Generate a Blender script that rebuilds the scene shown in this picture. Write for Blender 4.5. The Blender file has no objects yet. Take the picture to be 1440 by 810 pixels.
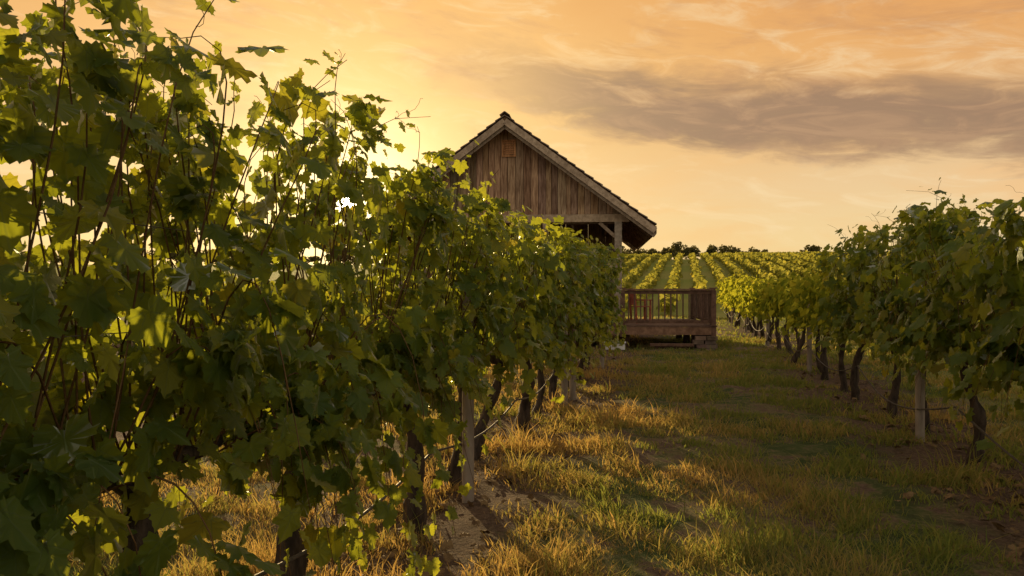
import bpy, math, numpy as np
from mathutils import noise as mnoise, Vector
rng=np.random.default_rng(7)
S=bpy.context.scene
S.view_settings.view_transform='Standard'; S.view_settings.look='None'; S.view_settings.exposure=0
YAW=math.radians(12.3)
# ---------------------------------------------------------------- node helpers
class NT:
    def __init__(s,nt): s.nt=nt
    def n(s,t,**k):
        nd=s.nt.nodes.new(t)
        for a,b in k.items(): setattr(nd,a,b)
        return nd
    def l(s,a,b): s.nt.links.new(a,b)
    def put(s,sock,v):
        if isinstance(v,bpy.types.NodeSocket): s.l(v,sock)
        else: sock.default_value=v
    def m(s,op,a,b=0.0,c=0.0,clamp=False):
        nd=s.n('ShaderNodeMath',operation=op,use_clamp=clamp)
        s.put(nd.inputs[0],a); s.put(nd.inputs[1],b)
        if op in('MULTIPLY_ADD','PINGPONG','WRAP','COMPARE'): s.put(nd.inputs[2],c)
        return nd.outputs[0]
    def mr(s,v,a,b,c=0.0,d=1.0,smooth=True):
        nd=s.n('ShaderNodeMapRange'); nd.interpolation_type='SMOOTHSTEP' if smooth else 'LINEAR'
        s.put(nd.inputs[0],v)
        for i,x in enumerate((a,b,c,d)): s.put(nd.inputs[i+1],x)
        return nd.outputs[0]
    def mix(s,f,a,b,bt='MIX'):
        nd=s.n('ShaderNodeMix',data_type='RGBA',blend_type=bt)
        s.put(nd.inputs[0],f)
        s.put(nd.inputs[6],a if not isinstance(a,tuple) else (*a,1)[:4]); s.put(nd.inputs[7],b if not isinstance(b,tuple) else (*b,1)[:4])
        return nd.outputs[2]
    def vm(s,op,a,b=(0,0,0)):
        nd=s.n('ShaderNodeVectorMath',operation=op); s.put(nd.inputs[0],a); s.put(nd.inputs[1],b)
        return nd.outputs['Value'] if op in('DOT_PRODUCT','LENGTH') else nd.outputs[0]
    def noise(s,vec,scale,detail=4,rough=.55,dist=0.0):
        nd=s.n('ShaderNodeTexNoise'); s.put(nd.inputs['Vector'],vec); nd.inputs['Scale'].default_value=scale
        nd.inputs['Detail'].default_value=detail; nd.inputs['Roughness'].default_value=rough; nd.inputs['Distortion'].default_value=dist
        return nd.outputs['Fac']
def newmat(name):
    m=bpy.data.materials.new(name); m.use_nodes=True; m.node_tree.nodes.clear()
    t=NT(m.node_tree); out=t.n('ShaderNodeOutputMaterial'); return m,t,out
def bump(t,h,strength=.5,dist=.02):
    b=t.n('ShaderNodeBump'); b.inputs['Strength'].default_value=strength; b.inputs['Distance'].default_value=dist
    t.l(h,b.inputs['Height']); return b.outputs[0]
# ---------------------------------------------------------------- world
SAZ=math.radians(23.8); SEL=math.radians(5.9)
LAZ=math.radians(30); LEL=math.radians(9)
def build_world():
    w=bpy.data.worlds.new("sky"); S.world=w; w.use_nodes=True; w.node_tree.nodes.clear()
    t=NT(w.node_tree); out=t.n('ShaderNodeOutputWorld')
    D=t.n('ShaderNodeTexCoord').outputs['Generated']
    sep=t.n('ShaderNodeSeparateXYZ'); t.l(D,sep.inputs[0]); X,Y,Z=sep.outputs
    sd=(-math.sin(SAZ)*math.cos(SEL),math.cos(SAZ)*math.cos(SEL),math.sin(SEL))
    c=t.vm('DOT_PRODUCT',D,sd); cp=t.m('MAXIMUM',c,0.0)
    s=t.vm('DOT_PRODUCT',D,(math.cos(SAZ),math.sin(SAZ),0))
    den=t.m('ADD',t.m('MAXIMUM',Z,0.0),0.10)
    cx=t.m('DIVIDE',X,den); cy=t.m('DIVIDE',Y,den)
    cb=t.n('ShaderNodeCombineXYZ'); t.l(cx,cb.inputs[0]); t.l(cy,cb.inputs[1]); P=cb.outputs[0]
    cb2=t.n('ShaderNodeCombineXYZ'); t.l(t.m('MULTIPLY',s,2.6),cb2.inputs[0]); t.l(t.m('MULTIPLY_ADD',s,1.0,t.m('MULTIPLY',Z,9.0)),cb2.inputs[1]); Q=cb2.outputs[0]
    rp=t.n('ShaderNodeValToRGB'); e=rp.color_ramp.elements
    pts=[(0.0,(.92,.66,.30)),(.06,(.92,.69,.36)),(.12,(.88,.62,.34)),(.18,(.82,.50,.23)),(.27,(.85,.42,.14)),(.37,(.78,.31,.08)),(.52,(.50,.38,.33)),(1,(.34,.35,.40))]
    e[0].position=0; e[0].color=(*pts[0][1],1); e[1].position=1; e[1].color=(*pts[-1][1],1)
    for p,col in pts[1:-1]:
        q=e.new(p); q.color=(*col,1)
    t.l(Z,rp.inputs[0]); base=rp.outputs[0]
    n1=t.noise(P,.75,6,.6,.6); n2=t.noise(Q,1.5,9,.6,.35); n3=t.noise(Q,4.5,8,.62,.9); n4=t.noise(Q,2.3,9,.62,.6)
    base=t.mix(t.mr(n1,.42,.68,0,.5),base,(.95,.53,.22))
    base=t.mix(t.mr(n3,.48,.72,0,.5),base,(1.0,.80,.50))
    base=t.mix(t.m('MULTIPLY',t.m('POWER',cp,7.0),.55),base,(1.0,.60,.17))
    veil=t.m('MULTIPLY',t.mr(n4,.48,.70),t.mr(Z,.13,.24,0,.65))
    base=t.mix(veil,base,(.62,.31,.13))
    z0=t.m('MULTIPLY_ADD',s,-.165,.287)
    dz=t.m('ADD',t.m('SUBTRACT',Z,z0),t.m('MULTIPLY',t.m('SUBTRACT',n2,.5),.12))
    dz=t.m('ADD',dz,t.m('MULTIPLY',t.m('SUBTRACT',n3,.5),.07))
    up=t.mr(dz,.058,-.004); dn=t.mr(dz,-.056,-.022)
    band=t.m('MULTIPLY',up,dn)
    band=t.m('MULTIPLY',band,t.mr(s,.02,.36))
    band=t.m('MULTIPLY',band,t.mr(n3,.25,.5,.78,1))
    base=t.mix(t.m('MULTIPLY',band,.90),base,t.mix(t.mr(n3,.35,.65),(.285,.175,.115),(.46,.265,.145)))
    base=t.mix(t.mr(c,.45,-.25),base,(.62,.54,.46))  # unseen sky behind the camera, brightened as fill for foliage and barn front
    g1=t.m('MULTIPLY',t.m('POWER',cp,28.0),.40); g2=t.m('MULTIPLY',t.m('POWER',cp,260.0),1.2)
    g4=t.m('MULTIPLY',t.m('POWER',cp,9000.0),6.0)
    g3=t.m('MULTIPLY',t.mr(c,.99988,.99997),50.0)
    def add(a,col,f):
        k=t.n('ShaderNodeVectorMath',operation='SCALE'); k.inputs[0].default_value=col; t.l(f,k.inputs['Scale'])
        return t.vm('ADD',a,k.outputs[0])
    base=add(base,(1,.76,.32),g1); base=add(base,(1,.84,.45),g2); base=add(base,(1,.85,.55),g3); base=add(base,(1,.80,.45),g4)
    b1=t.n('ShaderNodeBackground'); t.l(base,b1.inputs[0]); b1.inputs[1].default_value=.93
    sky=t.n('ShaderNodeTexSky'); sky.sky_type='NISHITA'; sky.sun_disc=False; sky.sun_elevation=LEL; sky.sun_rotation=-LAZ
    b2=t.n('ShaderNodeBackground'); t.l(sky.outputs[0],b2.inputs[0]); b2.inputs[1].default_value=.005
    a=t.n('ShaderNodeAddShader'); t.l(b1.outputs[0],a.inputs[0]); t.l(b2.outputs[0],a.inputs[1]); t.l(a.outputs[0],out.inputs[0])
build_world()
L=bpy.data.lights.new('sun','SUN'); L.energy=5; L.angle=math.radians(.6); L.color=(1,.72,.34)
lo=bpy.data.objects.new('sun',L); S.collection.objects.link(lo)
ldir=Vector((-math.sin(LAZ)*math.cos(LEL),math.cos(LAZ)*math.cos(LEL),math.sin(LEL)))
lo.rotation_euler=ldir.to_track_quat('Z','Y').to_euler(); lo.location=ldir*50
cam=bpy.data.cameras.new('camera'); co=bpy.data.objects.new('camera',cam); S.collection.objects.link(co)
cam.lens=28; cam.sensor_width=36; cam.clip_end=6000; cam.clip_start=.05
co.location=(0,0,1.6); co.rotation_euler=(math.radians(90),0,YAW); S.camera=co
# ---------------------------------------------------------------- materials
def leafmat(name,dark,light,trans,tf=.45,veins=True,rough=.42,gloss=.7):
    m,t,out=newmat(name)
    at=t.n('ShaderNodeAttribute',attribute_name='tint'); sp=t.n('ShaderNodeSeparateColor'); t.l(at.outputs['Color'],sp.inputs[0])
    R,G,B=sp.outputs
    col=t.mix(R,dark,light); col=t.mix(t.m('MULTIPLY',G,.8),col,(.24,.23,.03))
    tc=t.mix(t.m('MULTIPLY',G,.8),trans,(.90,.70,.06))
    tc=t.mix(R,t.mix(1.0,tc,(.55,.6,.5),'MULTIPLY'),tc)
    nrm=None
    if veins:
        uv=t.n('ShaderNodeUVMap'); su=t.n('ShaderNodeSeparateXYZ'); t.l(uv.outputs[0],su.inputs[0]); u,v=su.outputs[0],su.outputs[1]
        ang=t.m('DIVIDE',t.m('ARCTAN2',u,v),.85)
        fr=t.m('ABSOLUTE',t.m('SUBTRACT',ang,t.m('ROUND',ang)))
        r=t.m('SQRT',t.m('ADD',t.m('MULTIPLY',u,u),t.m('MULTIPLY',v,v)))
        d=t.m('MULTIPLY',fr,r); vein=t.mr(d,.028,.006)
        col=t.mix(t.m('MULTIPLY',vein,.45),col,(.18,.23,.08)); tc=t.mix(t.m('MULTIPLY',vein,.35),tc,(.12,.16,.03))
        nz_=t.noise(uv.outputs[0],9,3)
        nrm=bump(t,t.m('ADD',t.m('MULTIPLY',vein,-.6),nz_),.35,.01)
    df=t.n('ShaderNodeBsdfDiffuse'); t.l(col,df.inputs[0]); tr=t.n('ShaderNodeBsdfTranslucent'); t.l(tc,tr.inputs[0])
    mx=t.n('ShaderNodeMixShader'); mx.inputs[0].default_value=tf; t.l(df.outputs[0],mx.inputs[1]); t.l(tr.outputs[0],mx.inputs[2])
    if nrm: t.l(nrm,df.inputs['Normal'])
    if gloss>0:
        gl=t.n('ShaderNodeBsdfGlossy'); gl.inputs['Roughness'].default_value=rough; gl.inputs['Color'].default_value=(.8,.85,.8,1)
        if nrm: t.l(nrm,gl.inputs['Normal'])
        fz=t.n('ShaderNodeFresnel'); fz.inputs[0].default_value=1.36
        mx2=t.n('ShaderNodeMixShader'); t.l(t.m('MULTIPLY',fz.outputs[0],gloss),mx2.inputs[0]); t.l(mx.outputs[0],mx2.inputs[1]); t.l(gl.outputs[0],mx2.inputs[2]); mx=mx2
    t.l(mx.outputs[0],out.inputs[0]); return m
M_leaf=leafmat('vine_leaf',(.038,.078,.016),(.10,.155,.026),(.72,.74,.05),.50,gloss=.35)
M_leaf2=leafmat('vine_leaf_far',(.06,.10,.016),(.12,.17,.028),(.78,.76,.06),.55,veins=False,gloss=0)
M_field=leafmat('field_leaf_hazy',(.07,.10,.03),(.13,.17,.05),(.62,.60,.11),.5,veins=False,gloss=0)  # distance haze painted in: less saturated leaf and translucent colours
M_tree=leafmat('tree_leaf_hazy',(.055,.055,.03),(.09,.09,.045),(.25,.22,.08),.35,veins=False,gloss=0)  # tree colours lightened and greyed to stand in for haze
def solid(name,c1,c2,scale,stretch=(1,1,1),rough=.85,bs=.6,bd=.02,tint=False,detail=6):
    m,t,out=newmat(name); tc=t.n('ShaderNodeTexCoord').outputs['Object']
    mp=t.n('ShaderNodeMapping'); t.l(tc,mp.inputs[0]); mp.inputs['Scale'].default_value=stretch
    n=t.noise(mp.outputs[0],scale,detail,.6,.3); col=t.mix(t.mr(n,.3,.7),c1,c2)
    n2=t.noise(tc,1.3,3); col=t.mix(t.mr(n2,.35,.7,0,.35),col,(c1[0]*.6,c1[1]*.55,c1[2]*.5))
    if tint:
        at=t.n('ShaderNodeAttribute',attribute_name='tint'); col=t.mix(1.0,col,at.outputs['Color'],'MULTIPLY')
    b=t.n('ShaderNodeBsdfPrincipled'); t.l(col,b.inputs['Base Color']); b.inputs['Roughness'].default_value=rough; b.inputs['Specular IOR Level'].default_value=.25
    t.l(bump(t,n,bs,bd),b.inputs['Normal']); t.l(b.outputs[0],out.inputs[0]); return m
M_bark=solid('vine_bark',(.035,.025,.018),(.12,.085,.058),22,(1,1,.25),bs=1,bd=.03)
M_cane=solid('vine_cane',(.12,.06,.02),(.20,.12,.045),30)
M_wood=solid('weathered_boards',(.21,.12,.062),(.54,.36,.21),7,(3,3,.35),bs=.5,bd=.01,tint=True)
M_trim=solid('grey_trim_wood',(.29,.22,.15),(.52,.41,.29),9,(1,1,1),bs=.4,bd=.01,tint=True)
M_shing=solid('roof_shingle',(.18,.135,.10),(.36,.27,.20),6,(1,1,1),bs=.6,bd=.02,tint=True)
M_deck=solid('deck_wood',(.10,.056,.036),(.20,.12,.078),8,(1,1,1),bs=.4,bd=.01,tint=True)
M_post=solid('trellis_post_wood',(.24,.19,.14),(.40,.33,.25),14,(1,1,.2),bs=.7,bd=.01)
M_stone=solid('pier_stone',(.12,.085,.06),(.25,.18,.13),6,tint=True)
M_white=solid('white_paint',(.62,.60,.55),(.78,.76,.70),5,bs=.1,tint=True)
M_hose=solid('hose_rubber',(.07,.06,.05),(.14,.12,.10),20,rough=.6,bs=.1)
M_dark=solid('window_dark',(.02,.02,.022),(.03,.03,.03),3,rough=.15,bs=0.02)
def groundmat():
    m,t,out=newmat('ground_soil_grass'); P=t.n('ShaderNodeTexCoord').outputs['Object']
    sp=t.n('ShaderNodeSeparateXYZ'); t.l(P,sp.inputs[0]); X,Y,Z=sp.outputs
    a=t.noise(P,.45,5); b=t.noise(P,3.5,6,.65); c=t.noise(P,28,5,.7); d=t.noise(P,.06,3)
    soil=t.mix(t.mr(c,.3,.7),(.080,.052,.034),(.18,.122,.08))
    green=t.mix(t.mr(b,.35,.65),(.050,.072,.02),(.09,.115,.035))
    dry=t.mix(t.mr(c,.35,.7),(.15,.11,.05),(.28,.21,.10))
    g=t.mix(t.mr(t.m('ADD',a,t.m('MULTIPLY',t.m('SUBTRACT',b,.5),.6)),.38,.58),green,dry)
    k=t.m('DIVIDE',t.m('ADD',X,1.75),4.35)
    dist=t.m('MULTIPLY',t.m('ABSOLUTE',t.m('SUBTRACT',k,t.m('ROUND',k))),4.35)
    strip=t.mr(t.m('ADD',dist,t.m('MULTIPLY',t.m('SUBTRACT',b,.5),1.5)),1.05,.45)
    near=t.mr(Y,60,45)
    strip=t.m('MULTIPLY',strip,near)
    bare=t.m('MAXIMUM',strip,t.mr(t.m('ADD',b,t.m('MULTIPLY',a,.5)),.74,.86))
    col=t.mix(bare,g,soil)
    px=t.m('ADD',1.35,t.m('MULTIPLY',t.m('SINE',t.m('MULTIPLY',Y,.12)),.5))
    pd=t.m('ABSOLUTE',t.m('SUBTRACT',X,px))
    tr=t.m('MULTIPLY',t.mr(t.m('ADD',pd,t.m('MULTIPLY',t.m('SUBTRACT',b,.5),.8)),.6,.2),t.m('MULTIPLY',t.mr(Y,15,21),near))
    col=t.mix(t.m('MULTIPLY',tr,.9),col,(.24,.165,.12))
    far=t.mix(t.mr(d,.4,.6),(.22,.25,.05),(.28,.27,.07))
    col=t.mix(t.mr(Y,28,50),col,far)
    side=t.mr(X,3.2,5.0); col=t.mix(t.m('MULTIPLY',side,t.mr(b,.3,.6,.4,.9)),col,(.18,.19,.045))
    bs=t.n('ShaderNodeBsdfPrincipled'); t.l(col,bs.inputs['Base Color']); bs.inputs['Roughness'].default_value=.95
    bs.inputs['Specular IOR Level'].default_value=.1
    t.l(bump(t,t.m('ADD',t.m('MULTIPLY',c,.6),b),.9,.06),bs.inputs['Normal']); t.l(bs.outputs[0],out.inputs[0]); return m
M_ground=groundmat()
# ---------------------------------------------------------------- mesh helpers
class MB:
    def __init__(s): s.v=[];s.f=[];s.mi=[];s.uv=[];s.t=[];s.n=0
    def add(s,v,f,mi=0,uv=None,tint=None):
        v=np.asarray(v,float).reshape(-1,3); f=np.asarray(f,int).reshape(-1,3)
        s.v.append(v); s.f.append(f+s.n); s.mi.append(np.full(len(f),mi)); s.n+=len(v)
        s.uv.append(np.zeros((len(v),2)) if uv is None else uv)
        if tint is None: tint=np.ones((len(v),3))
        else:
            tint=np.asarray(tint,float)
            if tint.ndim==1: tint=np.tile(tint,(len(v),1))
        s.t.append(tint)
    def obj(s,name,mats,smooth=False,parent=None):
        v=np.concatenate(s.v); f=np.concatenate(s.f); mi=np.concatenate(s.mi); uv=np.concatenate(s.uv); tt=np.concatenate(s.t)
        me=bpy.data.meshes.new(name); me.vertices.add(len(v)); me.vertices.foreach_set('co',v.ravel().astype(np.float32))
        me.loops.add(len(f)*3); me.loops.foreach_set('vertex_index',f.ravel().astype(np.int32))
        me.polygons.add(len(f)); me.polygons.foreach_set('loop_start',(np.arange(len(f))*3).astype(np.int32))
        me.polygons.foreach_set('material_index',mi.astype(np.int32))
        me.update(calc_edges=True)
        me.polygons.foreach_set('use_smooth',np.full(len(f),bool(smooth)))
        ul=me.uv_layers.new(name='UVMap'); ul.data.foreach_set('uv',uv[f.ravel()].ravel().astype(np.float32))
        ca=me.color_attributes.new('tint','FLOAT_COLOR','POINT'); ca.data.foreach_set('color',np.c_[tt,np.ones(len(tt))].ravel().astype(np.float32))
        for m in mats: me.materials.append(m)
        me.update(); me.validate()
        o=bpy.data.objects.new(name,me); S.collection.objects.link(o)
        if parent: o.parent=parent
        return o
BOXF=np.array([[0,2,1],[0,3,2],[4,5,6],[4,6,7],[0,1,5],[0,5,4],[1,2,6],[1,6,5],[2,3,7],[2,7,6],[3,0,4],[3,4,7]])
def box(mb,x0,x1,y0,y1,z0,z1,mi=0,tint=None):
    v=np.array([[x0,y0,z0],[x1,y0,z0],[x1,y1,z0],[x0,y1,z0],[x0,y0,z1],[x1,y0,z1],[x1,y1,z1],[x0,y1,z1]],float)
    mb.add(v,BOXF,mi,tint=tint)
def beam(mb,a,b,w,h,mi=0,tint=None,up=(0,0,1)):
    a=np.array(a,float);b=np.array(b,float);d=b-a;d/=np.linalg.norm(d);up=np.array(up,float)
    sx=np.cross(d,up);sx/=np.linalg.norm(sx);u=np.cross(sx,d)
    v=[p+sx*i*w/2+u*j*h/2 for p in(a,b) for i,j in((-1,-1),(1,-1),(1,1),(-1,1))]
    mb.add(v,BOXF,mi,tint=tint)
def tube(mb,pts,rad,n=6,mi=0,tint=None,rough=0.0):
    pts=np.asarray(pts,float); k=len(pts); rad=np.broadcast_to(np.asarray(rad,float),(k,))
    d=np.gradient(pts,axis=0); d/=np.linalg.norm(d,axis=1)[:,None]+1e-9
    ref=np.array([.31,.17,.93]) if abs(d[:,2]).mean()<.7 else np.array([.93,.31,.17])
    sx=np.cross(d,ref); sx/=np.linalg.norm(sx,axis=1)[:,None]; sy=np.cross(d,sx)
    a=np.arange(n)*2*math.pi/n; r=rad[:,None]*(1+rough*rng.normal(size=(k,n)))
    v=pts[:,None]+r[...,None]*(np.cos(a)[None,:,None]*sx[:,None]+np.sin(a)[None,:,None]*sy[:,None])
    i=np.arange(k-1)[:,None]*n; j=np.arange(n)[None]; j2=(j+1)%n
    q=np.stack([i+j,i+j2,i+n+j2,i+n+j],-1).reshape(-1,4)
    f=np.concatenate([q[:,[0,1,2]],q[:,[0,2,3]]])
    cap=[[ (k-1)*n,(k-1)*n+x,(k-1)*n+x+1] for x in range(1,n-1)]
    mb.add(v.reshape(-1,3),np.concatenate([f,np.array(cap).reshape(-1,3)]),mi,tint=tint)
half=[(0.0,0.0),(.09,-.15),(.27,-.21),(.45,-.10),(.42,.07),(.60,.27),(.50,.40),(.33,.42),(.32,.60),(.15,.72),(0,.90)]
def template(lod):
    if lod==2:
        h=half; pts=[]
        for (x0,y0),(x1,y1) in zip(h[:-1],h[1:]):
            pts.append((x0,y0)); mx,my=(x0+x1)/2,(y0+y1)/2
            pts.append((mx*.91,(my-.25)*.91+.25))
        right=pts[1:]+[h[-1]]
    elif lod==1: right=[h for h in half[1:]]
    else: right=[(.25,-.18),(.55,.15),(.3,.55),(0,.85)]
    left=[(-x,y) for x,y in right[:-1]][::-1]
    out=[(0,0)]+right+left
    c=np.array([(0,.22)]+out); n=len(out)
    f=np.array([[0,1+i,1+(i+1)%n] for i in range(n)])
    z=-.35*c[:,0]**2-.22*(c[:,1]-.2)**2+.06*np.abs(c[:,0])
    return np.c_[c[:,0],c[:,1],z],f
TPL={k:template(k) for k in(0,1,2)}
def nz(v): return v/(np.linalg.norm(v,axis=1)[:,None]+1e-9)
def leaves(mb,base,tip,nrm,size,lod,mi,tint):
    T,F=TPL[lod]; N=len(base); nrm=nz(nrm); tip=nz(tip-nrm*np.sum(tip*nrm,1)[:,None]); sd=np.cross(tip,nrm)
    curl=rng.uniform(-.6,2.2,(N,1,1)); wx=rng.uniform(.82,1.15,(N,1,1))
    v=base[:,None]+size[:,None,None]*(T[None,:,0:1]*sd[:,None]*wx+T[None,:,1:2]*tip[:,None]+T[None,:,2:3]*nrm[:,None]*curl
       +.05*rng.normal(size=(N,len(T),1))*nrm[:,None]*(lod>0))
    f=F[None]+(np.arange(N)*len(T))[:,None,None]
    mb.add(v.reshape(-1,3),f.reshape(-1,3),mi,uv=np.tile(T[:,:2],(N,1)),tint=np.repeat(tint,len(T),0))
# ---------------------------------------------------------------- terrain
def sst(x): x=np.clip(x,0,1); return x*x*(3-2*x)
def hgt(x,y):
    x=np.asarray(x,float); y=np.asarray(y,float)
    h=7.7*sst((y-42)/150)**.92+ .4*np.sin(x*.03+1)*sst((y-60)/80)
    nr=np.exp(-((y-10)/30)**2)
    h=h+nr*(.025*np.sin(x*2.1+y*.7)*np.sin(y*1.3-x*.4)+.015*np.sin(x*5.3+1.2)*np.sin(y*4.7))
    return h
def axis(f0,f1,step,lim0,lim1,g=1.22):
    a=list(np.arange(f0,f1,step)); s=step; x=a[-1]
    while x<lim1: s=min(s*g,120); x+=s; a.append(x)
    s=step; x=a[0]; b=[]
    while x>lim0: s=min(s*g,120); x-=s; b.append(x)
    return np.array(b[::-1]+a)
gx=axis(-9,9,.14,-2500,2500); gy=axis(1,26,.16,-2000,4000,1.08)
XX,YY=np.meshgrid(gx,gy); V=np.c_[XX.ravel(),YY.ravel(),hgt(XX,YY).ravel()]
nearm=(np.abs(V[:,0])<10)&(V[:,1]>0)&(V[:,1]<30)
V[nearm,2]+=np.array([mnoise.noise(Vector((a*1.7,b*1.7,0)))*.035+mnoise.noise(Vector((a*5,b*5,3)))*.018 for a,b in V[nearm,:2]])
nx=len(gx); i=(np.arange(len(gy)-1)[:,None]*nx+np.arange(nx-1)[None]).ravel()
mb=MB(); mb.add(V,np.concatenate([np.c_[i,i+1,i+nx+1],np.c_[i,i+nx+1,i+nx]])); mb.obj('ground',[M_ground],smooth=True)
# ---------------------------------------------------------------- vines
GAP=np.array([-1.36,3.12,1.95])   # a thin spot in the foliage
def vine(x0,y0,lod,nsh=46,nlf=22,lsz=.125,H=2.3,stray=3,thr=-.40,low=.40,wid=1.0,z0=.95,up=.62):
    mb=MB(); g=float(hgt(x0,y0))
    k=12; t=np.linspace(0,1,k); lx=rng.normal()*.10; ly=rng.normal()*.14
    ph=rng.uniform(0,6); px=x0+lx*(1-t)+.045*np.sin(t*5+ph); py=y0+ly*(1-t)+.06*np.sin(t*4+ph*1.7)
    pz=g-.06+t*(z0+.05); rad=.048*(1.3-.55*t)*(1+.18*np.sin(t*17+ph))*rng.uniform(.8,1.2)
    tube(mb,np.c_[px,py,pz],rad,9,0,rough=.15)
    for sg in(-1,1):
        t=np.linspace(0,1,7); tube(mb,np.c_[px[-1]+(x0-px[-1])*t+.03*np.sin(t*6+ph),py[-1]+sg*.66*t,g+z0-.03+.07*np.sin(t*2.6)+.02*np.sin(t*9+ph)],.034-.014*t,6,0,rough=.12)
    B=[];Tp=[];Nn=[];Sz=[];Ti=[]
    for sidx in range(nsh+stray):
        st=sidx>=nsh; sd=1 if rng.random()<.5 else -1
        ys=y0+rng.uniform(-.68,.68); dy=rng.normal()*.26; m=10; t=np.linspace(0,1,m)
        wob=.035*np.sin(t*rng.uniform(5,9)+sidx)*t; wob2=.035*np.sin(t*rng.uniform(5,9)+sidx*2)*t
        if st:
            top=H+rng.uniform(-.02,.32); w=rng.uniform(0,.3); bd=rng.normal()*.24; bx=rng.normal()*.20
            x=x0+sd*w*np.sin(t*1.6)+bx*t**4; z=g+z0+(top-z0)*np.sin(t*1.5); y=ys+dy*t*1.2+bd*t**5+wob2
        elif rng.random()<up:
            top=H-abs(rng.normal())*.20+ .03; w=rng.uniform(.02,.46)*wid; x=x0+sd*w*np.sin(t*2.2); z=g+z0+(top-z0)*np.sin(t*1.75); y=ys+dy*t
        else:
            a=rng.uniform(.15,.85)*(H-.3)/2; r=rng.uniform(.30,.60)*wid; drop=rng.uniform(.05,low)
            x=x0+sd*r*t**.7; z=g+z0+a*4*t*(1-t)*.8-drop*t*t*1.1; y=ys+dy*t*1.4
        x=x+wob; y=y+wob2; pts=np.c_[x,y,z]
        if lod>0 or st: tube(mb,pts,np.linspace(.005,.0014,m),3,1)
        n=int(nlf*(.34 if st else 1)*rng.uniform(.8,1.15))
        tt=rng.uniform(.04,1,n) if not st else rng.uniform(.45,.97,n)
        p=np.c_[np.interp(tt,t,x),np.interp(tt,t,y),np.interp(tt,t,z)]
        ox=(p[:,0]-x0); out=np.c_[np.sign(ox+rng.normal(size=n)*.12),np.zeros(n),np.zeros(n)]
        off=rng.normal(size=(n,3))*(.06 if not st else .02)+out*.05*(not st)
        b=p+off; topness=np.clip((b[:,2]-g-1.7)/.6,0,1)[:,None]
        nn=out*(.9-.3*topness)+np.array([0,0,1])*(.35+.3*topness)+rng.normal(size=(n,3))*.5
        tp=np.array([0,0,-1])+out*.30+rng.normal(size=(n,3))*.45
        sz=lsz*rng.uniform(.55,1.3,n)*(1-.40*(tt**3))*(.55 if st else 1)
        if st: tp=off+rng.normal(size=(n,3))*.03
        B.append(b);Tp.append(tp);Nn.append(nn);Sz.append(sz)
        young=np.clip((tt-.65)*1.6,0,1)*rng.random(n)
        yel=np.where(rng.random(n)<.08,rng.uniform(.5,1,n),0)
        Ti.append(np.c_[np.clip(rng.random(n)*.8+young*.6,0,1),np.clip(yel+young*.4,0,1),rng.random(n)])
        if st and lod>0:
            for _ in range(2):
                q=rng.integers(5,m-1); tl=np.linspace(0,1,9); aa=rng.uniform(0,6.28); L0=rng.uniform(.06,.16)
                c0=pts[q]; tube(mb,np.c_[c0[0]+L0*tl*math.cos(aa)+.012*np.sin(tl*11)*tl,c0[1]+L0*tl*math.sin(aa)+.012*np.cos(tl*11)*tl,c0[2]+L0*.5*tl+.02*np.sin(tl*9)*tl],.0012,3,1)
    B,Tp,Nn,Sz,Ti=map(np.concatenate,(B,Tp,Nn,Sz,Ti))
    keep=np.array([mnoise.noise(Vector(p)*2.6+Vector((3,7,1)))+.5*mnoise.noise(Vector(p)*6)>thr for p in B])
    if x0<0:
        ctr=B+nz(Tp)*Sz[:,None]*.35-GAP; sdv=np.array([-math.sin(SAZ)*math.cos(SEL),math.cos(SAZ)*math.cos(SEL),math.sin(SEL)])
        dd=np.linalg.norm(ctr-np.outer(ctr@sdv,sdv),axis=1); keep&=dd>rng.uniform(.045,.085,len(B))
    B,Tp,Nn,Sz,Ti=B[keep],Tp[keep],Nn[keep],Sz[keep],Ti[keep]
    leaves(mb,B,Tp,Nn,Sz,lod,2,Ti)
    return mb.obj('grapevine',[M_bark,M_cane,M_leaf if lod else M_leaf2],smooth=True)
LX=-1.75; RX=2.55
y=-.3
while y<16.2:
    lod=2 if y<5 else 1
    H=float(np.interp(y,[0,1.6,2.6,3.6,4.5,6.5,9,16],[2.44,2.44,2.38,2.27,2.22,2.18,2.24,2.30]))+rng.normal()*.04
    nsh=int(np.interp(y,[0,4.5,5.5,9,16],[68,60,46,42,48]))
    low=float(np.interp(y,[0,2,3,4.5,5.6,9,10,16],[1.0,1.0,.8,.5,.28,.28,.5,.6]))
    vine(LX,y,lod,nsh=nsh,nlf=24,lsz=.130 if y<8 else .14,H=H,stray=7 if y<8 else 3,thr=-.25 if y<9 else -.30,low=low,up=.62 if y>3 else .56)
    y+=1.28
y=5.2
while y<44:
    lod=1 if y<13 else 0
    H=float(np.interp(y,[5,7,9.5,11,13,16,44],[2.26,2.2,2.32,2.30,1.85,1.75,1.9]))+rng.normal()*.10
    vine(RX-.012*(y-5),y,lod,nsh=int(rng.uniform(.75,1.2)*(48 if y<16 else 28)),nlf=22 if y<16 else 16,lsz=.14 if y<16 else .18,H=H,stray=5 if y<16 else 1,low=.35 if y<8 else .25,wid=rng.uniform(.85,1.15),thr=-.28)
    y+=1.36
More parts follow.
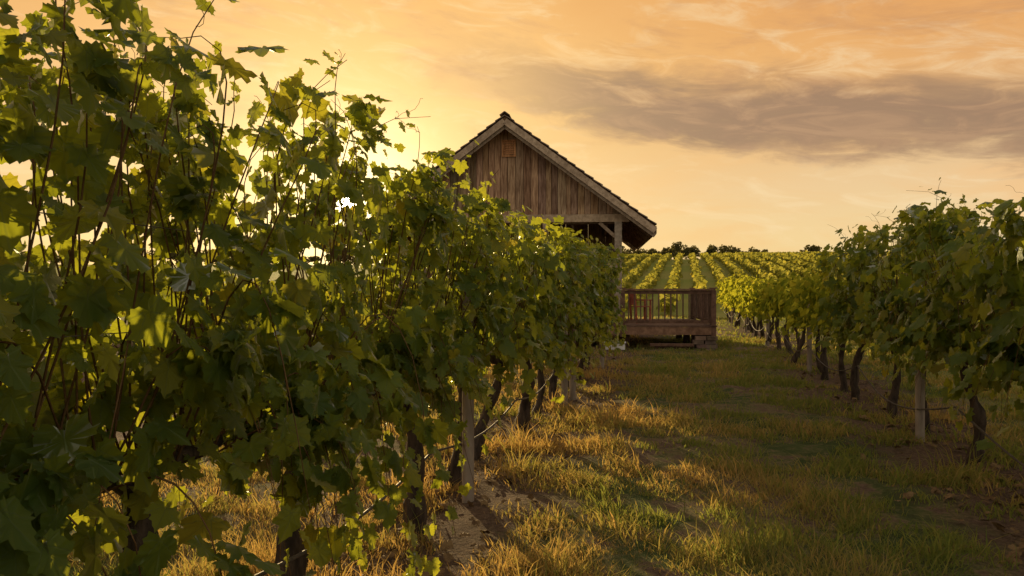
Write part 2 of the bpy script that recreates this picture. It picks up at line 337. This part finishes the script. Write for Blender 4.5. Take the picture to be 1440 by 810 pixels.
def hedgerow(name,x0,ya,yb,dens,sz,H=2.1,bot=.6,xw=.38,trunks=True,mb=None):
    own=mb is None; mb=mb or MB(); n=int((yb-ya)*dens); y=rng.uniform(ya,yb,n)
    u=rng.normal(size=n); zz=bot+(H-bot)*rng.beta(1.6,1.2,n); bulge=xw*(.6+.25*np.sin(y*2.4+x0))
    x=x0+u*bulge*.8; zz=zz+.12*np.sin(y*4.1+x0*3)
    o=np.c_[np.sign(u),0*u,0*u]
    ti=np.c_[rng.random(n),np.where(rng.random(n)<.25,rng.random(n),.2),rng.random(n)]
    leaves(mb,np.c_[x,y,zz+hgt(x,y)],np.array([0,0,-1])+rng.normal(size=(n,3))*.5,o*.6+np.array([0,0,.4])+rng.normal(size=(n,3))*.6,sz*rng.uniform(.6,1.3,n),0,1,ti)
    if trunks:
        for yy in np.arange(ya,yb,1.4):
            q=rng.normal(size=2)*.05; g=float(hgt(x0,yy))
            tube(mb,[(x0+q[0],yy,g-.05),(x0,yy+q[1],g+.5),(x0,yy,g+1.1)],[.055,.042,.035],5,0)
    if own: mb.obj(name,[M_bark,M_leaf2],smooth=True)
for kx,dn in((1,120),(2,100),(3,80)): hedgerow('vineyard_row',RX+.5+4.35*kx,3,44,dn,.18,H=1.75,bot=.75)
for kx in(0,1,2): hedgerow('vineyard_row',-15.5-4.5*kx,6,46,90,.22,H=1.9)
mb=MB()
for x in np.arange(-34,125,2.35):
    ya=48+ (3*math.sin(x)); yb=186
    hedgerow('',x,ya,yb,15 if x>40 else 20,.46,H=1.15,bot=.25,xw=.34,trunks=False,mb=mb)
mb.obj('vineyard_field',[M_bark,M_field],smooth=True)
def post(x,y,h=1.0,r=.045,lean=0):
    mb=MB(); g=float(hgt(x,y)); tube(mb,[(x,y,g-.1),(x+lean*.5,y,g+h*.5),(x+lean,y,g+h-.004),(x+lean,y,g+h)],[r*1.03,r,r*.98,r*.85],12,0,rough=.01)
    mb.obj('trellis_post',[M_post],smooth=True)
for yy,hh in((5.75,1.6),(10.6,1.6),(11.4,1.5),(15.5,1.7)): post(LX+.16,yy,hh)
for yy in(9.0,16,23,30,37): post(RX-.012*(yy-5)-.12,yy,1.5,.045)
for x in(LX,RX):
    mb=MB()
    for z in(.95,1.45,1.8): tube(mb,[(x-(0.012*(q-5) if x>0 else 0),q,z+.01*math.sin(q)) for q in np.arange(-1 if x<0 else 4.6,17 if x<0 else 44,1.5)],.0018,4,0)
    mb.obj('trellis_wire',[M_hose])
def hose(x,ya,yb,z,sag,per,dx=0):
    mb=MB(); q=np.arange(ya,yb,.12); zz=z-sag*np.abs(np.sin(q*math.pi/per)); xs=x+dx*np.sin(q*1.1)-(0.012*(q-5) if x>0 else 0)
    tube(mb,np.c_[xs,q,zz],.009,7,0); mb.obj('irrigation_hose',[M_hose],smooth=True)
hose(LX+.10,-1,16.6,.50,.10,2.56,.02); hose(RX-.14,3.6,43,.52,.24,3.96,.03)
# ---------------------------------------------------------------- grass
def grassmat():
    m,t,out=newmat('grass_blades')
    at=t.n('ShaderNodeAttribute',attribute_name='tint'); sp=t.n('ShaderNodeSeparateColor'); t.l(at.outputs['Color'],sp.inputs[0]); R,G,B=sp.outputs
    col=t.mix(G,t.mix(R,(.055,.092,.024),(.115,.165,.045)),t.mix(R,(.20,.145,.06),(.38,.29,.13)))
    tc=t.mix(G,(.40,.44,.08),(.88,.56,.16))
    df=t.n('ShaderNodeBsdfDiffuse'); t.l(col,df.inputs[0]); tr=t.n('ShaderNodeBsdfTranslucent'); t.l(tc,tr.inputs[0])
    mx=t.n('ShaderNodeMixShader'); mx.inputs[0].default_value=.45; t.l(df.outputs[0],mx.inputs[1]); t.l(tr.outputs[0],mx.inputs[2]); t.l(mx.outputs[0],out.inputs[0]); return m
M_grass=grassmat()
def grass():
    mb=MB()
    def patch(nt,ya,yb,xa,xb,nb,hs,wd,power,thr=0.0):
        u=rng.random(nt); yy=ya*(yb/ya)**u if power else rng.uniform(ya,yb,nt)
        xx=rng.uniform(xa,xb,nt)
        a=np.array([mnoise.noise(Vector((p,q,0))*.8) for p,q in zip(xx,yy)]); b=np.array([mnoise.noise(Vector((p,q,9))*2.4) for p,q in zip(xx,yy)])
        k=(xx+1.75)/4.35; dd=np.abs(k-np.round(k))*4.35
        dens=np.clip(.68-np.exp(-(dd/.68)**2)*.72+1.9*b+1.0*a-thr,0,1)
        keep=rng.random(nt)<dens; xx,yy,a,b,dd=xx[keep],yy[keep],a[keep],b[keep],dd[keep]
        n=len(xx); R=lambda v:np.repeat(v,nb)
        sp=.045*(1+yy/12); px=R(xx)+rng.normal(size=n*nb)*R(sp); py=R(yy)+rng.normal(size=n*nb)*R(sp)
        th=rng.uniform(.6,1.5,n)
        h=hs*R(th*(1+1.2*np.clip(b,-.5,1)+.3*a))*rng.uniform(.45,1.35,n*nb); w=wd*(1+R(yy)/7)*rng.uniform(.7,1.3,n*nb)
        an=rng.uniform(0,6.283,n*nb); ln=rng.uniform(.2,1.2,n*nb)*h; dx,dy=np.cos(an),np.sin(an)
        fa=rng.uniform(0,6.283,n*nb); wx,wy=np.cos(fa)*w/2,np.sin(fa)*w/2
        z=hgt(px,py)-.01
        v=np.stack([np.c_[px-wx,py-wy,z],np.c_[px+wx,py+wy,z],np.c_[px-wx*.8+dx*ln*.35,py-wy*.8+dy*ln*.35,z+h*.6],np.c_[px+wx*.8+dx*ln*.35,py+wy*.8+dy*ln*.35,z+h*.6],np.c_[px+dx*ln,py+dy*ln,z+h]],1)
        f=np.array([[0,1,3],[0,3,2],[2,3,4]])[None]+(np.arange(n*nb)*5)[:,None,None]
        dry=np.clip(.36+1.0*a-.36*np.clip((xx-.1)/1.2,-1,1)+.30*(xx>2.2)+rng.normal(size=n)*.17-.010*yy,0,1)
        dry=np.clip(R(dry)+rng.normal(size=n*nb)*.20,0,1)
        ti=np.repeat(np.c_[np.clip(R(rng.random(n))*.6+rng.random(n*nb)*.4,0,1),dry,dry],5,0)
        mb.add(v.reshape(-1,3),f.reshape(-1,3),0,tint=ti)
    patch(27000,2.6,26,-4.5,5.5,12,.050,.0045,True)
    patch(9000,5,46,-10,11,8,.075,.007,True)
    patch(1700,3,18,-3.0,4.5,16,.12,.004,True,.3)
    mb.obj('grass',[M_grass])
grass()
mb=MB(); n=1500; xx=np.where(rng.random(n)<.5,LX,RX)+rng.normal(size=n)*.45; yy=2.6*(20/2.6)**rng.random(n)
leaves(mb,np.c_[xx,yy,hgt(xx,yy)+.035],rng.normal(size=(n,3)),np.array([0,0,1])+rng.normal(size=(n,3))*.3,rng.uniform(.04,.09,n),1,0,np.c_[rng.random(n)*.4,rng.random(n),rng.random(n)])
mb.obj('fallen_leaves',[solid('dead_leaf',(.12,.07,.03),(.26,.17,.07),12)])
# ---------------------------------------------------------------- barn
def tn(a=.8,b=1.2,w=.04):
    k=rng.uniform(a,b); return (k*(1+rng.normal()*w),k,k*(1+rng.normal()*w))
barn=bpy.data.objects.new('wooden_barn',None); S.collection.objects.link(barn)
BA=math.radians(6.3); barn.location=(-4.88,21.45,0); barn.rotation_euler=(0,0,BA)
EH,AP,HW,WW,LEN=3.35,6.40,4.1,3.15,10.0; SL=(AP-EH)/HW
roofz=lambda x: AP-abs(x)*SL
mb=MB(); ca=math.atan(SL); ncrs=17; sl=HW/math.cos(ca)
for sg in(-1,1):
    a=[(0,0,AP-.16),(sg*HW,0,EH-.16),(sg*HW,LEN,EH-.16),(0,LEN,AP-.16),(0,0,AP-.06),(sg*HW,0,EH-.06),(sg*HW,LEN,EH-.06),(0,LEN,AP-.06)]
    mb.add(a,BOXF,1,tint=(.75,.7,.65))
    for c in range(ncrs):
        d0=c*sl/ncrs; d1=(c+1.12)*sl/ncrs
        y=-.06-rng.uniform(0,.03)
        while y<LEN+.05:
            w=rng.uniform(.16,.34); j=rng.normal()*.008
            def P(d,z): return (sg*(d*math.cos(ca)),AP-d*math.sin(ca)+z)
            (xa,za),(xb,zb)=P(d0+.002,-.05),P(d1+j,-.015)
            v=[(xa,y,za),(xb,y,zb),(xb,y+w-.008,zb),(xa,y+w-.008,za),(xa,y,za+.025),(xb,y,zb+.035),(xb,y+w-.008,zb+.035),(xa,y+w-.008,za+.025)]
            mb.add(v,BOXF,0,tint=tn(.6,1.3)); y+=w
y=-.08
while y<LEN:
    for sg in(-1,1): beam(mb,(sg*.07,y,AP+.015),(sg*.07,y+.38,AP+.005),.17,.022,0,tint=tn(.6,1.1),up=(sg*math.sin(ca),0,math.cos(ca)))
    y+=.36
mb.obj('roof',[M_shing,M_wood],parent=barn)
mb=MB()
for sg in(-1,1):
    for off,dz,hh,yy,k in((0,-.20,.17,-.045,1.15),(0,-.33,.12,.02,.75)):
        beam(mb,(sg*.005,yy,AP+dz),(sg*HW,yy,EH+dz),.045,hh,0,tint=(k,k*.97,k*.93),up=(0,0,1))
    beam(mb,(sg*(HW+.02),0.02,EH-.17),(sg*(HW+.02),LEN,EH-.17),.04,.20,0,tint=(.7,.65,.6))
mb.obj('rake_boards',[M_trim],parent=barn)
mb=MB()
for y in np.arange(.9,LEN,.8):
    for sg in(-1,1): beam(mb,(sg*.05,y,AP-.25),(sg*(HW-.04),y,EH-.25),.06,.15,0,tint=tn(.5,.7))
mb.obj('rafters',[M_wood],parent=barn)
def boards(mb,x0,x1,yw,zb,top,w=.19,mi=0,dk=1.0):
    x=x0
    while x<x1-.02:
        ww=min(w*rng.uniform(.7,1.25),x1-x); g=.012; d=rng.uniform(0,.018)
        a,b=x+g/2,x+ww-g/2; za=top(a); zb2=top(b)
        z0=zb+rng.uniform(-.012,.012)
        v=[(a,yw-d,z0),(b,yw-d,z0),(b,yw+.03,z0),(a,yw+.03,z0),(a,yw-d,za),(b,yw-d,zb2),(b,yw+.03,zb2),(a,yw+.03,za)]
        if min(za,zb2)>z0+.02: mb.add(v,BOXF,mi,tint=np.array(tn(.55,1.3,.07))*dk)
        x+=ww
mb=MB(); boards(mb,-3.55,3.55,.50,3.66,lambda x:roofz(x)-.18)
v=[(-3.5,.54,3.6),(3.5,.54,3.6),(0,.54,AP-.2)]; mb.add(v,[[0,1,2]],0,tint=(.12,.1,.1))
mb.obj('gable_wall',[M_wood],parent=barn)
VT=(1.5,1.15,.85)
mb=MB(); box(mb,-.14,.26,.44,.475,5.30,5.34,tint=VT); box(mb,-.14,.26,.44,.475,5.74,5.78,tint=VT)
for xx in(-.14,.22): box(mb,xx,xx+.04,.438,.473,5.34,5.74,tint=VT)
for k in range(6):
    z=5.36+k*.064; mb.add([(-.10,.45,z),(.22,.45,z),(.22,.478,z+.05),(-.10,.478,z+.05),(-.10,.45,z+.014),(.22,.45,z+.014),(.22,.478,z+.064),(-.10,.478,z+.064)],BOXF,0,tint=VT)
mb.obj('gable_vent',[M_wood],parent=barn)
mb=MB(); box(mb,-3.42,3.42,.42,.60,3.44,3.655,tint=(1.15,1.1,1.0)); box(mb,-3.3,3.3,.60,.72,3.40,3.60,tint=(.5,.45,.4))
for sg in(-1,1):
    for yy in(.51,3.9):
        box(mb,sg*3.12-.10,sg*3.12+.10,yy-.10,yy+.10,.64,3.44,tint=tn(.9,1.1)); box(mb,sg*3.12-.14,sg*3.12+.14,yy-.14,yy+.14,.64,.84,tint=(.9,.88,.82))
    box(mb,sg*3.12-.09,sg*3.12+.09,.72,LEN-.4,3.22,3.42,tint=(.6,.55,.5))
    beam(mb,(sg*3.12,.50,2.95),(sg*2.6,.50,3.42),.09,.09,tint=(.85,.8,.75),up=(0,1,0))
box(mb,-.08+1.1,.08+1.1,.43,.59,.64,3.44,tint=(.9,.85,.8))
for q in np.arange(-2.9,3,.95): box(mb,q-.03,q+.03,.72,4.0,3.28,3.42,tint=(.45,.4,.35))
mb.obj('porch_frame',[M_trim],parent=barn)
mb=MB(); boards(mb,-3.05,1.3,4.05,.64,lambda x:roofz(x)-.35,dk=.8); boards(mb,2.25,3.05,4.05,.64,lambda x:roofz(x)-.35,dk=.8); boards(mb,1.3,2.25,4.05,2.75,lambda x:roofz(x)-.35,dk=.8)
for sg in(-1,1):
    y=4.1
    while y<LEN-.5:
        w=rng.uniform(.16,.22); xo=sg*(3.1+rng.uniform(0,.014)); box(mb,min(xo,xo-sg*.04),max(xo,xo-sg*.04),y,y+w-.007,.3,3.22,tint=tn(.6,1.1)); y+=w
boards(mb,-3.05,3.05,LEN-.5,.3,lambda x:roofz(x)-.3)
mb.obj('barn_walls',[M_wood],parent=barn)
mb=MB(); box(mb,1.32,2.23,4.07,4.11,.66,2.73,0,tint=(.5,.4,.35)); 
for xx in(1.25,2.21): box(mb,xx,xx+.08,3.99,4.03,.64,2.80,1)
box(mb,1.25,2.29,3.985,4.025,2.80,2.88,1); 
for zz in(.85,1.75): box(mb,1.45,2.10,4.05,4.068,zz,zz+.7,0,tint=(.7,.55,.45))
mb.obj('door',[M_wood,M_white],parent=barn)
mb=MB(); box(mb,2.42,3.0,3.985,4.02,1.75,2.65,1); box(mb,2.48,2.94,3.97,3.984,1.81,2.59,0); box(mb,2.69,2.73,3.955,3.969,1.81,2.59,1); box(mb,2.48,2.94,3.953,3.968,2.18,2.215,1)
mb.obj('window',[M_dark,M_white],parent=barn)
mb=MB(); DZ=.62; x0,x1,ya,yb=-3.4,5.6,-.8,3.95
y=ya
while y<yb-.02: box(mb,x0,x1+.03,y,min(y+.138,yb),DZ-.035,DZ,tint=tn(.8,1.25)); y+=.145
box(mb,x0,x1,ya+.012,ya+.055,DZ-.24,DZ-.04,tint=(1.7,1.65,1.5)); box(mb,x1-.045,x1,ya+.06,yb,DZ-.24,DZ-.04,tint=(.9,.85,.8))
for x in np.arange(x0+.3,x1,.6): box(mb,x,x+.05,ya+.058,yb,DZ-.22,DZ-.038,tint=(.5,.5,.5))
for x in(-3.2,-1,1.2,3.3,5.1):
    for yy in(-.45,1.5,3.6): box(mb,x-.09,x+.09,yy-.09,yy+.09,-.1,DZ-.25,tint=(.55,.5,.45))
box(mb,3.9,5.0,ya-.28,ya,.10,.16,tint=(1.0,.95,.9)); box(mb,4.0,4.9,ya-.24,ya-.2,-.05,.098,tint=(.5,.45,.4))
mb.obj('deck_platform',[M_deck],parent=barn)
mb=MB()
for lv in range(4):
    for q in range(2):
        for r in range(3):
            s=.06 if lv%2 else 0; a=5.02+s+q*.28+rng.normal()*.012; bb=-.95+r*.22+rng.normal()*.012
            box(mb,a,a+.268,bb,bb+.205,-.06+lv*.105,-.06+lv*.105+.098,tint=tn(.6,1.1,.06))
mb.obj('corner_pier',[M_stone],parent=barn)
def railing(mb,a,b,h=.94,base=DZ,sp=.135):
    a=np.array(a,float);b=np.array(b,float);L_=np.linalg.norm(b-a);d=(b-a)/L_
    z=lambda p,q:(p[0],p[1],base+q)
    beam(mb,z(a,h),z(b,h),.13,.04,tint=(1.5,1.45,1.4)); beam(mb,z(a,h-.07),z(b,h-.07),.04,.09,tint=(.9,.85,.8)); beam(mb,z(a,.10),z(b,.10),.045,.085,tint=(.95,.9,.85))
    n=int(L_/sp)
    for i in range(1,n): p=a+d*(L_*i/n); beam(mb,z(p,.143),z(p,h-.116),.034,.034,tint=tn(.75,1.15),up=(0,1,0))
    for p in(a,b):
        box(mb,p[0]-.06,p[0]+.06,p[1]-.06,p[1]+.06,base-.3,base+h-.021,tint=tn(.9,1.1)); box(mb,p[0]-.08,p[0]+.08,p[1]-.08,p[1]+.08,base+h+.021,base+h+.05,tint=(1.1,1,.95))
mb=MB(); railing(mb,(3.2,-.74),(5.54,-.74),sp=.155); railing(mb,(5.54,-.60),(5.54,3.85),sp=.155)
mb.obj('deck_railing',[M_deck],parent=barn)
mb=MB(); box(mb,2.75,3.25,-1.05,-.83,.0,.17,tint=(1,1,1)); box(mb,2.72,3.28,-1.08,-.80,.172,.20,tint=(.95,.95,.95)); mb.obj('white_step_box',[M_white],parent=barn)
def chair(x,y,r):
    mb=MB(); T=(2.2,1.1,.9)
    for a in(-.2,.2):
        box(mb,a-.025,a+.025,-.22,-.17,0,.45,tint=T); beam(mb,(a,.2,0),(a,.27,.95),.045,.045,tint=T,up=(0,1,0)); box(mb,a-.03,a+.03,-.24,.2,.63,.66,tint=T); box(mb,a-.02,a+.02,-.22,-.18,.45,.63,tint=T)
    for k in range(5): box(mb,-.225,.225,-.22+k*.085,-.145+k*.085,.45,.475,tint=T)
    for k in range(5): xx=-.16+k*.08; beam(mb,(xx,.225,.5),(xx,.265,.92),.05,.015,tint=T,up=(0,1,0))
    beam(mb,(-.2,.268,.93),(.2,.268,.93),.03,.07,tint=T)
    o=mb.obj('deck_chair',[M_deck]); cs,sn=math.cos(BA),math.sin(BA); o.location=(-4.88+x*cs-y*sn,21.45+x*sn+y*cs,DZ+.002); o.rotation_euler=(0,0,BA+r)
chair(3.75,.6,1.9)
# ---------------------------------------------------------------- distant trees
def cam2w(px,Z): X=(px-720)/1120*Z; return X*math.cos(YAW)-Z*math.sin(YAW), X*math.sin(YAW)+Z*math.cos(YAW)
def tree(mb,px,Z,h,w):
    x,y=cam2w(px,Z); g=float(hgt(x,y)); nb=rng.integers(6,10)
    tube(mb,[(x,y,g-.2),(x+.1,y,g+h*.3),(x,y,g+h*.7)],[.3,.22,.1],6,0)
    for i in range(nb):
        c=np.array([x+rng.normal()*w*.3,y+rng.normal()*w*.3,g+h*rng.uniform(.40,.80)]); n=90
        tube(mb,[(x,y,g+h*.3),tuple((np.array([x,y,g+h*.3])+c)/2+.1),tuple(c)],[.12,.08,.03],4,0)
        p=nz(rng.normal(size=(n,3)))*rng.uniform(.3,1,(n,1))**.5*np.array([w*.28,w*.28,h*.2])+c
        leaves(mb,p,rng.normal(size=(n,3)),rng.normal(size=(n,3)),rng.uniform(.25,.6,n),0,1,np.c_[rng.random(n),rng.random(n)*.2,rng.random(n)])
mb=MB()
for px,h,w in((905,5,5),(922,4.6,3.5),(935,4.6,2.8),(948,6.4,3.2),(958,4.4,3),(971,5.6,4.6),(996,4.4,3),(1013,5.2,4.2),(1031,4.5,4),(1047,4.0,3),(1062,4.7,3.6),(1073,4.3,2.6),(880,5,6),(860,6,6)):
    tree(mb,px,212+rng.uniform(-4,8),h,w)
for px in np.arange(-500,850,30): tree(mb,px+rng.uniform(-8,8),215+rng.uniform(0,20),rng.uniform(3,6),6)
mb.obj('distant_trees',[M_bark,M_tree])
mb=MB(); tree(mb,1143,206,5.0,3.4); mb.obj('lone_tree',[M_bark,M_tree])
